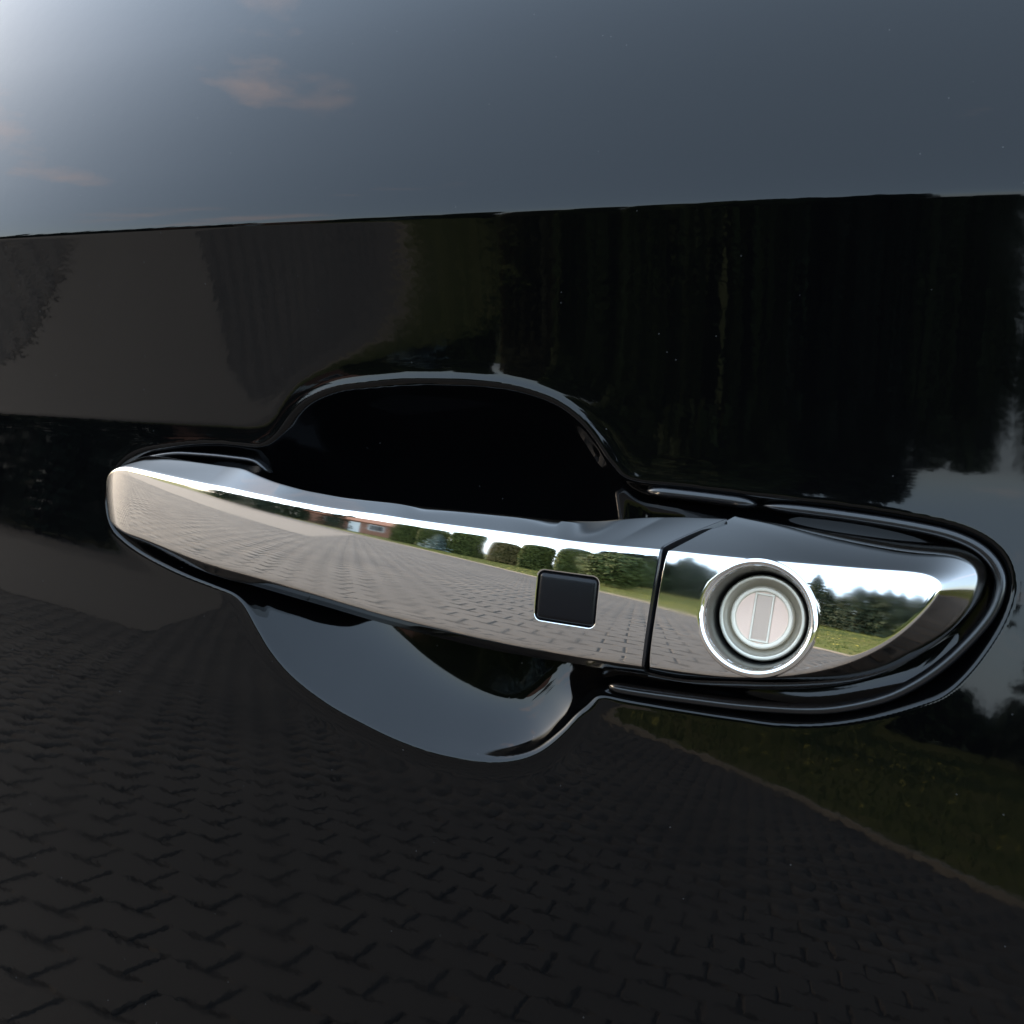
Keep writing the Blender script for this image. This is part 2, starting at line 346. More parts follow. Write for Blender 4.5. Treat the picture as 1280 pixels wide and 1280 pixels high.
cells = cells[inside_drive(cells[:, 0], cells[:, 1]) < -0.14]
near = np.hypot(cells[:, 0] + 0.8, (cells[:, 1] + 2.0) * 1.0) + np.where(cells[:, 1] > -0.55, 5, 0)
order = np.argsort(near)
pmesh = bpy.data.meshes.new('paver'); pmesh.from_pydata([tuple(v) for v in pv], [], pf); pmesh.update(); pmesh.materials.append(M['paver'])
for i in order[:300]:
    o = bpy.data.objects.new('paver', pmesh); COL.objects.link(o); o.parent = driveway
    o.location = (cells[i, 0], cells[i, 1], rng.normal(0, 0.0012)); o.rotation_euler = (rng.normal(0, 0.006), rng.normal(0, 0.006), PHI + rng.normal(0, 0.008))
rest = cells[order[300:]]
cs, sn = math.cos(PHI), math.sin(PHI)
base = pv[:2 * NPO]
Rm = np.array([[cs, sn, 0], [-sn, cs, 0], [0, 0, 1]])
bv = base @ Rm
nr = len(rest)
V = np.repeat(bv[None], nr, 0); V[:, :, :2] += rest[:, None, :]; V[:, :, 2] += rng.normal(0, 0.0012, nr)[:, None] + (V[:, :, 0] - rest[:, None, 0]) * rng.normal(0, 0.006, nr)[:, None]
# top as a quad strip (outline points i and the mirrored one), edge ring as quads
tq = [[i, NPO - 1 - i, NPO - 2 - i, i + 1] for i in range(NPO // 2 - 1)]
eq = [[i, (i + 1) % NPO, NPO + (i + 1) % NPO, NPO + i] for i in range(NPO)]
bf = np.array(tq + eq)
FQ = (bf[None] + (np.arange(nr) * 2 * NPO)[:, None, None]).reshape(-1, 4)
po = mesh_obj('paver_field', V.reshape(-1, 3), FQ, M['paver'], driveway); tag(po, kind='stuff')
fp = mesh_obj('far_paving', [(-34, -25.1, 0), (-34, 9, 0), (-14.05, 9, 0), (-14.05, -19.3, 0)], [(0, 3, 2, 1)], M['paver_far'], driveway)
fp2 = mesh_obj('far_paving', [(-14.05, -19.3, -0.003), (-14.05, -15.0, -0.003), (-7.7, -15.0, -0.003), (-10, -16.7, -0.003), (-12, -18.1, -0.003)], [(0, 4, 3, 2, 1)], M['paver_far'], driveway)
# patch of ground on the left, paler than the paving around it
pale_patch = mesh_obj('pale_ground_patch', [(p[0], p[1], 0.006) for p in PALE_PATCH], [tuple(range(len(PALE_PATCH)))], M['pale_patch'])
tag(pale_patch, kind='structure')

# kerb stones along the curve
kerb = empty('lawn_kerb', (KERB[24][0], KERB[24][1], 0)); tag(kerb, 'pale concrete kerb curving between the grey paving and the lawn', 'kerb')
seg = np.r_[0, np.cumsum(np.hypot(*np.diff(KERB, axis=0).T))]
def kpt(t): return np.array([np.interp(t, seg, KERB[:, 0]), np.interp(t, seg, KERB[:, 1])])
t = 0.0
while t + 1.0 < seg[-1]:
    a, b = kpt(t + 0.006), kpt(t + 0.994); d = (b - a) / np.linalg.norm(b - a); nrm = np.array([-d[1], d[0]])
    w_, h_, c_ = 0.02, 0.035, 0.006
    prof = [(-w_, -0.04), (-w_, h_ - c_), (-w_ + c_, h_), (w_ - c_, h_), (w_, h_ - c_), (w_, -0.04)]
    vs = []
    for p in (a, b):
        for (u, z) in prof: vs.append((p[0] + nrm[0] * u - kerb.location.x, p[1] + nrm[1] * u - kerb.location.y, z))
    fs = [[i, i + 1, i + 7, i + 6] for i in range(5)] + [[5, 4, 3, 2, 1, 0], [6, 7, 8, 9, 10, 11]]
    mesh_obj('kerb_stone', vs, fs, M['kerb'], kerb)
    t += 1.0

# grass tufts and dandelions on the lawn
def on_lawn(n, x0, x1, y0, y1, seed):
    g = np.random.default_rng(seed); x = g.uniform(x0, x1, n); y = g.uniform(y0, y1, n)
    k = inside_drive(x, y) > 0.09
    return x[k], y[k]
gx, gy = on_lawn(90000, -16, 14, -26, 1, 7)
g = np.random.default_rng(8); n = len(gx); a = g.uniform(0, 6.283, n); h = g.uniform(0.03, 0.085, n); w_ = g.uniform(0.006, 0.014, n); lx, ly = g.normal(0, 0.02, n), g.normal(0, 0.02, n)
V = np.stack([np.c_[gx - np.cos(a) * w_, gy - np.sin(a) * w_, np.full(n, 0.018)], np.c_[gx + np.cos(a) * w_, gy + np.sin(a) * w_, np.full(n, 0.018)], np.c_[gx + lx, gy + ly, 0.02 + h]], 1)
go = mesh_obj('lawn_grass', V.reshape(-1, 3), np.arange(3 * n).reshape(-1, 3), M['grass']); tag(go, 'short uneven grass growing over the lawn', 'grass', kind='stuff')
fx, fy = on_lawn(900, -6, 14, -20, 0, 11); n = len(fx)
V = []; Fq = []
for i in range(n):
    z = g.uniform(0.08, 0.13); r = g.uniform(0.015, 0.028); b0 = len(V)
    for k in range(6): V.append((fx[i] + r * math.cos(k * 1.0472), fy[i] + r * math.sin(k * 1.0472), z))
    V.append((fx[i], fy[i], z + 0.012))
    Fq += [(b0 + k, b0 + (k + 1) % 6, b0 + 6) for k in range(6)]
fo = mesh_obj('dandelions', V, Fq, M['flower']); tag(fo, 'tiny yellow dandelion heads scattered over the lawn', 'flowers', kind='stuff')

# ------------------------------------------------------------------ planting seen in the reflections
def leaf_quads(C, N, size, gen, elong=1.6):
    n = len(C); N = N + gen.normal(0, 0.55, (n, 3)); N /= np.linalg.norm(N, axis=1, keepdims=True) + 1e-9
    A = np.cross(N, gen.normal(0, 1, (n, 3))); A /= np.linalg.norm(A, axis=1, keepdims=True) + 1e-9
    B = np.cross(N, A); s = size * gen.uniform(0.6, 1.4, (n, 1))
    return np.stack([C - A * s, C - B * s / elong, C + A * s, C + B * s / elong], 1).reshape(-1, 3), np.arange(4 * n).reshape(-1, 4)
def hedge_mesh(wx, wy, h, n, gen, taper=0.1, rnd=0.3):
    # sample the shell of a clipped block with a softened top
    P = gen.uniform(-1, 1, (n * 3, 3)); ax = gen.integers(0, 3, n * 3); sg = np.sign(P[np.arange(n * 3), ax]); P[np.arange(n * 3), ax] = sg * gen.uniform(0.84, 1.03, n * 3)
    P = P[~((ax == 2) & (sg < 0))][:n * 2]
    N = P.copy() * np.array([1, 1, 1]) ** 1; N = np.sign(P) * np.abs(P) ** 6; N /= np.linalg.norm(N, axis=1, keepdims=True) + 1e-9
    z = (P[:, 2] + 1) / 2
    shr = 1 - taper * z - rnd * np.clip(z - 0.75, 0, 1) ** 2 * 4
    wob = 1 + 0.05 * np.sin(P[:, 0] * 5 + P[:, 2] * 4) + 0.04 * np.sin(P[:, 1] * 7 + z * 9)
    C = np.c_[P[:, 0] * wx / 2 * shr * wob, P[:, 1] * wy / 2 * shr * wob, z * h * (1 - 0.10 * np.abs(P[:, 0]) ** 3)]
    return leaf_quads(C, N, 0.075, gen)
def box_mesh(wx, wy, h, z0=0.0, top=0.8):
    v = [(-wx / 2, -wy / 2, z0), (wx / 2, -wy / 2, z0), (wx / 2, wy / 2, z0), (-wx / 2, wy / 2, z0)]
    v += [(a * top, b * top, h) for a, b, _ in v]
    return v, [(3, 2, 1, 0), (4, 5, 6, 7), (0, 1, 5, 4), (1, 2, 6, 5), (2, 3, 7, 6), (3, 0, 4, 7)]
def tube_mesh(path, rad, n=8):
    V, Fq = [], []
    path = [Vector(p) for p in path]
    for i, p in enumerate(path):
        d = (path[min(i + 1, len(path) - 1)] - path[max(i - 1, 0)]).normalized()
        a = d.orthogonal().normalized(); b = d.cross(a)
        for k in range(n): V.append(p + (a * math.cos(k * 2 * math.pi / n) + b * math.sin(k * 2 * math.pi / n)) * rad[i])
    for i in range(len(path) - 1):
        for k in range(n): Fq.append((i * n + k, i * n + (k + 1) % n, (i + 1) * n + (k + 1) % n, (i + 1) * n + k))
    Fq.append(tuple(range(n))[::-1]); Fq.append(tuple(range((len(path) - 1) * n, len(path) * n)))
    return V, Fq
def clipped_hedge(loc, rz, wx, wy, h, material, label, seed, group=None, rnd=0.3):
    gen = np.random.default_rng(seed); e = empty('clipped_hedge', (*loc, 0.0), rz); tag(e, label, 'hedge', group)
    v, f = hedge_mesh(wx, wy, h, 3200, gen, rnd=rnd); mesh_obj('foliage', v, f, M[material], e)
    v, f = box_mesh(wx * 0.9, wy * 0.88, h * 0.93); mesh_obj('inner_twigs', v, f, M['core'], e)
    return e
def conifer_meshes(h, r, n, gen, tiers=14, size=0.09, droop=0.25):
    t = np.repeat(np.linspace(0.06, 0.985, tiers), n // tiers); a = gen.uniform(0, 6.283, len(t))
    nb = np.round(a / (6.283 / 11)) * (6.283 / 11) + t * 7; a = nb + gen.normal(0, 0.10, len(t))
    q = gen.uniform(0.0, 1, len(t)) ** 0.6
    rr = r * (1 - t) ** 0.85 * (0.85 + 0.25 * np.sin(nb * 3.7 + t * 31)) * q
    C = np.c_[rr * np.cos(a), rr * np.sin(a), h * t - droop * rr + gen.normal(0, 0.02 * h / tiers, len(t))]
    N = np.c_[np.cos(a) * 0.5, np.sin(a) * 0.5, np.ones(len(t))]
    return leaf_quads(C, N, size, gen, 2.4)
conifer_protos = {}
def conifer(loc, h, r, material, label, seed, group=None, name='conifer', n=4200, tiers=14, size=0.16, proto=None):
    e = empty(name, (*loc, 0.0), (seed * 1.7) % 6.28); tag(e, label, 'tree', group)
    key = proto
    if key and key in conifer_protos:
        for src in conifer_protos[key]:
            c = src.copy(); COL.objects.link(c); c.parent = e
        e.scale = (r, r, h); 
    else:
        gen = np.random.default_rng(seed)
        v, f = conifer_meshes(1 if key else h, 1 if key else r, n, gen, tiers, size, droop=0.02 if key else 0.25)
        c1 = mesh_obj('crown', v, f, M[material], e)
        tv, tf = tube_mesh([(0, 0, -0.02), (0, 0, 0.5 if key else h * 0.5), (0, 0, 0.96 if key else h * 0.96)], [0.06, 0.035, 0.006] if key else [0.02 * h, 0.012 * h, 0.003 * h]); c2 = mesh_obj('trunk', tv, tf, M['bark'], e)
        if key: conifer_protos[key] = (c1, c2); e.scale = (r, r, h)
    return e
def round_bush(loc, r, h, material, label, seed, n=5000, name='round_bush', z0=0.0, group=None, size=0.075):
    gen = np.random.default_rng(seed); e = empty(name, (*loc, 0.0)); tag(e, label, 'bush', group)
    D = gen.normal(0, 1, (n, 3)); D /= np.linalg.norm(D, axis=1, keepdims=True)
    lump = 1 + 0.10 * np.sin(D[:, 0] * 6 + 1) * np.sin(D[:, 2] * 5) + 0.08 * np.sin(D[:, 1] * 9 + 2)
    C = D * (gen.uniform(0.72, 1.03, n) * lump)[:, None]; C = np.c_[C[:, 0] * r, C[:, 1] * r, (C[:, 2] + 1) / 2 * h + z0]
    v, f = leaf_quads(C, D, size, gen); mesh_obj('foliage', v, f, M[material], e)
    bm = bmesh.new(); bmesh.ops.create_icosphere(bm, subdivisions=2, radius=1.0); bmesh.ops.scale(bm, vec=(r * .8, r * .8, h * .42), verts=bm.verts); bmesh.ops.translate(bm, vec=(0, 0, h / 2 + z0), verts=bm.verts)
    me = bpy.data.meshes.new('inner_twigs'); bm.to_mesh(me); bm.free(); me.materials.append(M['core']); o = bpy.data.objects.new('inner_twigs', me); COL.objects.link(o); o.parent = e
    return e


HG = 'clipped thuja hedges along the far lawn edge'
hx = [(-16.5, -26.0), (-14.2, -25.3), (-11.6, -24.2), (-9.2, -23.4), (-7.4, -22.6), (-5.6, -21.8), (-3.8, -21.0)]
hl = ['clipped green thuja block nearest the brick house', 'clipped green thuja block left of the blue spruce', 'clipped green thuja block right of the blue spruce', 'browned thuja block between two green ones', 'rounded green thuja block right of the browned one', 'clipped thuja block last but one before the dark wood', 'clipped green thuja block beside the dark wood']
for i, ((x, y), lb) in enumerate(zip(hx, hl)):
    clipped_hedge((x, y), R(-24 + 3 * (i % 3)), [1.7, 1.7, 1.8, 1.5, 1.5, 1.35, 1.4][i], 1.3, [4.0, 3.7, 4.1, 2.9, 3.5, 3.9, 4.0][i], 'thuja_brown' if i == 3 else 'thuja', lb, 20 + i, HG, rnd=[.2, .25, .2, .3, .45, .25, .2][i])
conifer((-12.9, -23.6), 2.3, 1.3, 'spruce_blue', 'small blue spruce standing in front of the thuja hedge', 41, name='blue_spruce', n=5200, tiers=12, size=0.11)
gen = np.random.default_rng(5)
spots = []
for i in range(26):
    az = R(-12 + i * 0.46) if i < 24 else R(-12 + i * 0.46)
    d = gen.uniform(33, 42)
    spots.append((0.1 + d * math.sin(az), -d * math.cos(az)))
for i in range(30):
    az = R(9.2 + i * 1.3); d = gen.uniform(24, 31)
    spots.append((0.1 + d * math.sin(az), -d * math.cos(az)))
for i, (x, y) in enumerate(spots):
    conifer((x, y), gen.uniform(6.5, 8.5) * (1 if i < 26 else 0.85), gen.uniform(1.5, 2.1), 'conifer', 'tall dark conifer in the wood left of the gap of sky' if i < 26 else 'dark conifer behind the lawn, seen right of the key lock', 60 + i % 3, group='tall wood left of the sky gap' if i < 26 else 'conifers behind the lawn right of the lock', n=5600, tiers=16, size=0.05, proto='conifer%d' % (i % 3))
round_bush((-2.6, -15.5), 1.25, 3.2, 'bush', 'tall rounded dark green shrub on the lawn before the wood', 81)
round_bush((4.4, -10.5), 1.0, 1.9, 'bush', 'round green bush on the lawn', 82)
# house at the far left end of the drive
house = empty('brick_house', (-24.5, -33.5, 0), R(-38)); tag(house, 'low brown brick house with an orange tiled roof behind the lawn', 'house')
def hbox(name, x0, x1, y0, y1, z0, z1, material, parent=house):
    v = [(x0, y0, z0), (x1, y0, z0), (x1, y1, z0), (x0, y1, z0), (x0, y0, z1), (x1, y0, z1), (x1, y1, z1), (x0, y1, z1)]
    return mesh_obj(name, v, [(3, 2, 1, 0), (4, 5, 6, 7), (0, 1, 5, 4), (1, 2, 6, 5), (2, 3, 7, 6), (3, 0, 4, 7)], material, parent)
hbox('wall', -5, 5, -3.5, 3.5, 0, 2.5, M['brick'])
rv = [(-5.5, -4.1, 2.45), (5.5, -4.1, 2.45), (5.5, 4.1, 2.45), (-5.5, 4.1, 2.45), (-5.5, 0, 4.4), (5.5, 0, 4.4)]
mesh_obj('roof', rv, [(0, 1, 5, 4), (2, 3, 4, 5), (1, 2, 5), (3, 0, 4), (3, 2, 1, 0)], M['roof'], house)
for x in (-3.2, 0.2, 3.2):
    wdw = hbox('window', x - 0.6, x + 0.6, 3.46, 3.55, 0.95, 2.05, M['frame_white']); hbox('pane', x - 0.5, x + 0.5, 3.5, 3.57, 1.05, 1.95, M['pane'], wdw)
hbox('door', -1.9, -1.0, 3.46, 3.54, 0, 2.0, M['frame_white'])

# trees that close the left end of the drive
for i in range(14):
    az = R(-55 + i * 1.2); d = gen.uniform(38, 44)
    conifer((d * math.sin(az), -d * math.cos(az)), gen.uniform(5.4, 6.8), gen.uniform(1.6, 2.1), 'conifer', 'dark conifer closing the left end of the drive', 60 + i % 3, group='dark conifers at the end of the drive', proto='conifer%d' % (i % 3))
for i in range(6):
    az = R(-1 + i * 1.7); d = 34
    round_bush((d * math.sin(az), -d * math.cos(az)), 1.0, gen.uniform(1.3, 2.1), 'bush', 'low dark shrub at the far edge of the lawn', 90 + i, n=900, group='low shrubs in the gap of the wood', size=0.12)


# ------------------------------------------------------------------ the car: everything below is in the door's own frame, millimetres
DOOR_T = Vector((0, 0, 0.92))
car = bpy.data.objects.new('car', None); COL.objects.link(car)
tag(car, 'glossy black car door with a chrome pull handle and key lock', 'car door')
dm = (Matrix.Rotation(R(-TILT), 4, 'X') @ Matrix.Rotation(R(-RISE), 4, 'Y')); dm.translation = DOOR_T
car.matrix_world = dm
mm = 0.001

# --- body side profile: tilt (degrees, + leans in) against height over the crease
CRS = np.polyfit(np.array(TR['crease'])[:, 0], np.array(TR['crease'])[:, 1], 1)
def crease_w(s): return CRS[0] * s + CRS[1]
_TW = np.array(TILT_W, float)
_g = np.arange(-700, 420, 0.25)
_tau = np.interp(_g, _TW[:, 0], _TW[:, 1])
_k = np.exp(-0.5 * (np.arange(-16, 17) * 0.25 / 0.5) ** 2); _k /= _k.sum()
_tau = np.convolve(np.pad(_tau, 16, mode='edge'), _k, mode='valid')
_y = np.cumsum(np.tan(np.radians(_tau))) * 0.25
_y -= np.interp(0, _g, _y)
def panel_y(S, W):
    # heights are measured so that the crease line stays where it runs
    W = W - (crease_w(S) - CRS[1])
    W = W + 0.05 * np.clip(S + 10, -260, 0) * np.interp(W, [-40, 6, CRS[1]], [0, 1, 0])      # the hollow under the crease runs out towards the front
    return np.interp(W, _g, _y) + S ** 2 / (2 * 6000.0)
# --- recess field on a regular grid
gs = np.arange(-158, 142.01, 0.5); gw = np.arange(-88, 62.01, 0.5)
GS, GW = np.meshgrid(gs, gw, indexing='ij')
rim = catmull(TR['rim'], 5); bowl = catmull(TR['bowl'], 5)
dU = gblur(sdf(rim, GS, GW), 1.6); dB = gblur(sdf(bowl, GS, GW), 1.6)
pw = 1 - sstep(-92, -70, GS) * (1 - sstep(22, 36, GS))
_do = np.maximum(dU, 0)
lip = -(1 - 0.85 * pw) * (0.45 * np.exp(-_do / 1.3) + 0.22 * np.exp(-_do / 5.5) * sstep(-30, 5, GW))
inB = np.maximum(-dB, 0); inU = np.maximum(-dU, 0)
up_ = sstep(-34, -4, GW)                        # deep hood above, shallower dish below
bt_ = sstep(-62, 20, GS); bD = 9.5 - 4.0 * bt_; bR = 30.0 - 15.0 * bt_
bowl_d = (1 - up_) * (bD * (1 - (1 - np.minimum(inB / bR, 1)) ** 2) + 0.06 * np.minimum(inB, 30)) + up_ * (22.0 - 4.5 * sstep(-75, -35, GS)) * (1 - (1 - np.minimum(inB / 44.0, 1)) ** 2)
pocket_d = POCKET_D * (1 - np.exp(-inU / 2.0)) * pw
_e = 1.6 * np.minimum(inU / 4, 1)
REC = gblur(lip + 0.5 * (bowl_d + pocket_d + np.sqrt((bowl_d - pocket_d) ** 2 + _e ** 2)), 1.0)
_fade = np.minimum.reduce([sstep(-158, -148, GS), 1 - sstep(132, 142, GS), sstep(-88, -78, GW), 1 - sstep(52, 62, GW)])
REC *= _fade
def recess(S, W):
    i = np.clip((S - gs[0]) / 0.5, 0, len(gs) - 1.001); j = np.clip((W - gw[0]) / 0.5, 0, len(gw) - 1.001)
    a, b = i.astype(int), j.astype(int); fa, fb = i - a, j - b
    v = REC[a, b] * (1 - fa) * (1 - fb) + REC[a + 1, b] * fa * (1 - fb) + REC[a, b + 1] * (1 - fa) * fb + REC[a + 1, b + 1] * fa * fb
    ok = (S > gs[0]) & (S < gs[-1]) & (W > gw[0]) & (W < gw[-1])
    return np.where(ok, v, 0)
def axis(parts):
    out = []
    for a, b, st in parts: out.append(np.arange(a, b - 1e-6, st))
    return np.unique(np.round(np.concatenate(out + [[parts[-1][1]]]), 4))
def body_sheet(name, s_ax, w_ax, dense, material=M['paint']):
    S, W0 = np.meshgrid(s_ax, w_ax, indexing='ij')
    W = W0 + (crease_w(S) - CRS[1]) * sstep(40, 74, W0)        # rows follow the crease up there
    Y = panel_y(S, W) + (recess(S, W) if dense else 0)
    return mesh_obj(name, np.stack([S, Y, W], -1).reshape(-1, 3) * mm, grid_faces(len(s_ax), len(w_ax))[:, ::-1].copy(), material, car, smooth=True)
cw = CRS[1]
s_ax = axis([(-820, -240, 20), (-240, -158, 2.0), (-158, 142, 0.5), (142, 212, 2.0)])
w_ax = axis([(-560, -190, 10), (-190, -88, 2.0), (-88, 62, 0.5), (62, cw - 6, 1.0), (cw - 6, cw + 10, 0.2), (cw + 10, 260, 2.0)])
door = body_sheet('door_panel', s_ax, w_ax, True)
body_sheet('rear_quarter_panel', axis([(217, 1300, 20)]), axis([(-560, -190, 20), (-190, cw - 6, 4), (cw - 6, cw + 10, 0.5), (cw + 10, 260, 4)]), False)
body_sheet('front_door_pillar_panel', axis([(-1500, -825, 20)]), axis([(-560, -190, 20), (-190, cw - 6, 4), (cw - 6, cw + 10, 0.5), (cw + 10, 260, 4)]), False)
def slab_box(name, s0, s1, y0, y1, w0, w1, material, y_top=None):
    yt = (y0, y1) if y_top is None else y_top
    v = [(s0, y0, w0), (s1, y0, w0), (s1, y1, w0), (s0, y1, w0), (s0, yt[0], w1), (s1, yt[0], w1), (s1, yt[1], w1), (s0, yt[1], w1)]
    return mesh_obj(name, np.array(v) * mm, [(3, 2, 1, 0), (4, 5, 6, 7), (0, 1, 5, 4), (1, 2, 6, 5), (2, 3, 7, 6), (3, 0, 4, 7)], material, car)
yb = float(panel_y(np.array([0.]), np.array([260.]))[0])
slab_box('window_trim', -1500, 1300, yb - 1, yb + 14, 261, 284, M['gloss_black'])
slab_box('side_window', -1500, 1300, yb + 16, yb + 22, 262, 600, M['glass'], (yb + 190, yb + 196))
slab_box('roof_panel', -1400, 1200, yb + 180, yb + 1300, 602, 640, M['paint'])
slab_box('floor_pan', -1460, 1260, 150, 1450, -600, -555, M['black_void'])
slab_box('inner_body', -1470, 1270, 170, 1450, -550, 200, M['black_void'])

# --- handle face
def yf(s): return -19 + 13 * (s / 125) ** 2
def top_depth(s): return np.interp(s, [-130, -90, -66, -30, 18, 34, 100], [8.0, 8.0, 5.2, 5.3, 6.8, 12.4, 12.6])
def w0(s): return -8.2 - 0.064 * s + 0.0008 * np.minimum(s + 40, 0) ** 2
def F(s, w): return yf(s) + (w - w0(s)) ** 2 / (2 * 95.)
nose_s = TR['nose'][0][0]; nose_w = TR['nose'][0][1]
seam = np.array(TR['seam'])
s_end = float(seam[1, 0]) - 0.45
f_to, f_te, f_be, f_bo = (smooth_curve(TR[k], nose_s, 62, sg) for k, sg in (('w_to', 2.2), ('w_te', 5), ('w_be', 5), ('w_bo', 4)))
def corner(P, A, B, r):                         # three control points that round a corner
    da = (A - P) / np.linalg.norm(A - P, axis=-1, keepdims=True); db = (B - P) / np.linalg.norm(B - P, axis=-1, keepdims=True)
    return [P + da * r, P + da * r * 0.25, P + db * r * 0.25, P + db * r]
btn = np.array(TR['button']); bc = btn.mean(0)
b_ex = ((btn[1] - btn[0]) + (btn[2] - btn[3])) / 2; b_ez = ((btn[0] - btn[3]) + (btn[1] - btn[2])) / 2
b_hw, b_hh = np.linalg.norm(b_ex) / 2, np.linalg.norm(b_ez) / 2; b_ang = math.atan2(b_ex[1], b_ex[0])
def btn_sd(s, w, grow=0.0, rad=1.6):
    x = (s - bc[0]) * math.cos(b_ang) + (w - bc[1]) * math.sin(b_ang); z = -(s - bc[0]) * math.sin(b_ang) + (w - bc[1]) * math.cos(b_ang)
    qx, qz = np.abs(x) - (b_hw + grow - rad), np.abs(z) - (b_hh + grow - rad)
    return np.hypot(np.maximum(qx, 0), np.maximum(qz, 0)) + np.minimum(np.maximum(qx, qz), 0) - rad
def build_grip():
    NR = 20.0
    th = np.linspace(0.02, math.pi / 2, 60)
    st = np.unique(np.round(np.concatenate([nose_s + NR * (1 - np.cos(th)), np.arange(nose_s + NR, 12, 0.6), np.arange(12, 14.4, 0.3), np.arange(14.4, 33, 0.13), np.arange(33, 35, 0.3), np.arange(35, s_end - 1, 0.5), s_end - np.array([1.0, .8, .6, .4, .25, .12, .04, 0.0])]), 4))
    rows = []
    for s in st:
        x = np.clip((nose_s + NR - s) / NR, 0, 1); e = math.sqrt(max(1 - x ** 2.0, 0.0004))
        sc = max(s, nose_s + 1)
        to, te, be, bo = float(f_to(sc)), float(f_te(sc)), float(f_be(sc)), float(f_bo(sc))
        top_o = np.array([to, yf(s) + float(top_depth(s))]); top_e = np.array([te, F(s, te)]); bot_e = np.array([be, F(s, be)]); bot_o = np.array([bo, F(s, bo) + 6.])
        btp = np.array([to - 2.5, yf(s) + 15]); bbp = np.array([bo + 4, yf(s) + 15])
        wf = np.linspace(te - 2.2, be + 2.2, 14); face = [np.array([w, F(s, w)]) for w in wf]
        C = [btp] + corner(top_o, btp, top_e, 1.2) + corner(top_e, top_o, face[0], EDGE_R) + face + corner(bot_e, face[-1], bot_o, 1.8) + corner(bot_o, bot_e, bbp, 1.2) + [bbp]
        C = np.array(C)
        if e < 1:
            wc = nose_w + (0.5 * (to + bo) - nose_w) * e
            yb_ = yf(s) + 14
            C = np.c_[wc + (C[:, 0] - 0.5 * (to + bo)) * e, yb_ + (C[:, 1] - yb_) * (0.25 + 0.75 * e ** 0.75)]
        # tiny edge break at the seam
        q = np.clip((s - (s_end - 0.5)) / 0.5, 0, 1)
        k = 1 - 0.010 * (1 - math.sqrt(max(1 - q * q, 0)))
        cen = C.mean(0); C = cen + (C - cen) * k
        rows.append(C)
    P = bspline(np.array(rows), 10, closed=True)          # (stations, samples, 2)
    S = np.repeat(st[:, None], P.shape[1], 1); W, Y = P[..., 0], P[..., 1]
    # the seam leans along the face and sweeps back over the top bevel
    tt = np.clip((W - seam[2, 1]) / (seam[0, 1] - seam[2, 1]), 0, 1)
    d = (seam[2, 0] + (seam[0, 0] - seam[2, 0]) * tt) - seam[1, 0]
    up = np.clip((W - seam[0, 1]) / (P[-1, :, 0].max() - seam[0, 1]), 0, 1.0)
    d = d + (seam[3, 0] - seam[0, 0]) * up ** 1.15
    S = S + d * sstep(s_end - 32, s_end, S)
    # sensor recess in the face
    front = Y < yf(S) + 3.5
    dd = btn_sd(S, W, 0.08)
    Y = Y + np.where(front, 1.5 * sstep(0.16, -0.40, dd), 0)
    V = np.stack([S, Y, W], -1)
    nv = V.shape[1]; verts = V.reshape(-1, 3); f = grid_faces(len(st), nv, True)
    caps = np.array([V[0].mean(0), V[-1].mean(0)]); n0 = len(verts); verts = np.vstack([verts, caps])
    j = np.arange(nv); j2 = (j + 1) % nv; b0 = (len(st) - 1) * nv
    c0 = np.stack([j2, j, np.full(nv, n0), np.full(nv, n0)], 1); c1 = np.stack([b0 + j, b0 + j2, np.full(nv, n0 + 1), np.full(nv, n0 + 1)], 1)
    fl = [list(q) for q in f] + [list(q[:3]) for q in c0] + [list(q[:3]) for q in c1]
    o = mesh_obj('handle_grip', verts * mm, fl, M['chrome'], car, smooth=True)
    o.data.materials.append(M['gloss_black'])
    yc = V[..., 1] - yf(V[..., 0]); yq = np.minimum(yc[:-1], yc[1:]).ravel()
    mi = np.zeros(len(fl), dtype=np.int32); mi[:len(f)] = (yq > top_depth(V[:-1, :, 0]).ravel() + 0.4).astype(np.int32); mi[len(f) - 5 * nv:len(f)] = 1; mi[len(f) + nv:] = 1; o.data.polygons.foreach_set('material_index', mi)
    return o
grip = build_grip(); tag(grip, 'long chrome pull grip with a small black square sensor')
def build_button():
    n = 40; x = np.linspace(-1, 1, n); X, Z = np.meshgrid(x, x, indexing='ij')
    # square-to-rounded-square patch with a pillowed front and rounded edge
    hw, hh = b_hw + 0.22, b_hh + 0.16
    a, b = X * hw, Z * hh
    qx, qz = np.abs(a) - (hw - 1.4), np.abs(b) - (hh - 1.4)
    cor = (qx > 0) & (qz > 0); L = np.maximum(qx, qz) / np.maximum(np.hypot(qx, qz), 1e-9)
    a = np.where(cor, np.sign(a) * (hw - 1.4 + qx * L), a); b = np.where(cor, np.sign(b) * (hh - 1.4 + qz * L), b)
    ed = np.minimum(np.minimum(hw - np.abs(X * hw), hh - np.abs(Z * hh)), 1.6) / 1.6
    S = bc[0] + a * math.cos(b_ang) - b * math.sin(b_ang); W = bc[1] + a * math.sin(b_ang) + b * math.cos(b_ang)
    Y = F(S, W) + 0.05 - 0.35 * np.sqrt(np.clip(1 - (1 - ed) ** 2, 0, 1)) + 1.3 * (1 - ed) ** 3 + 0.25 * (X ** 2 + Z ** 2) * 0.5
    return mesh_obj('touch_sensor', np.stack([S, Y, W], -1).reshape(-1, 3) * mm, grid_faces(n, n)[:, ::-1].copy(), M['button'], grip, smooth=True)
tag(build_button(), 'small black square touch sensor set into the chrome')

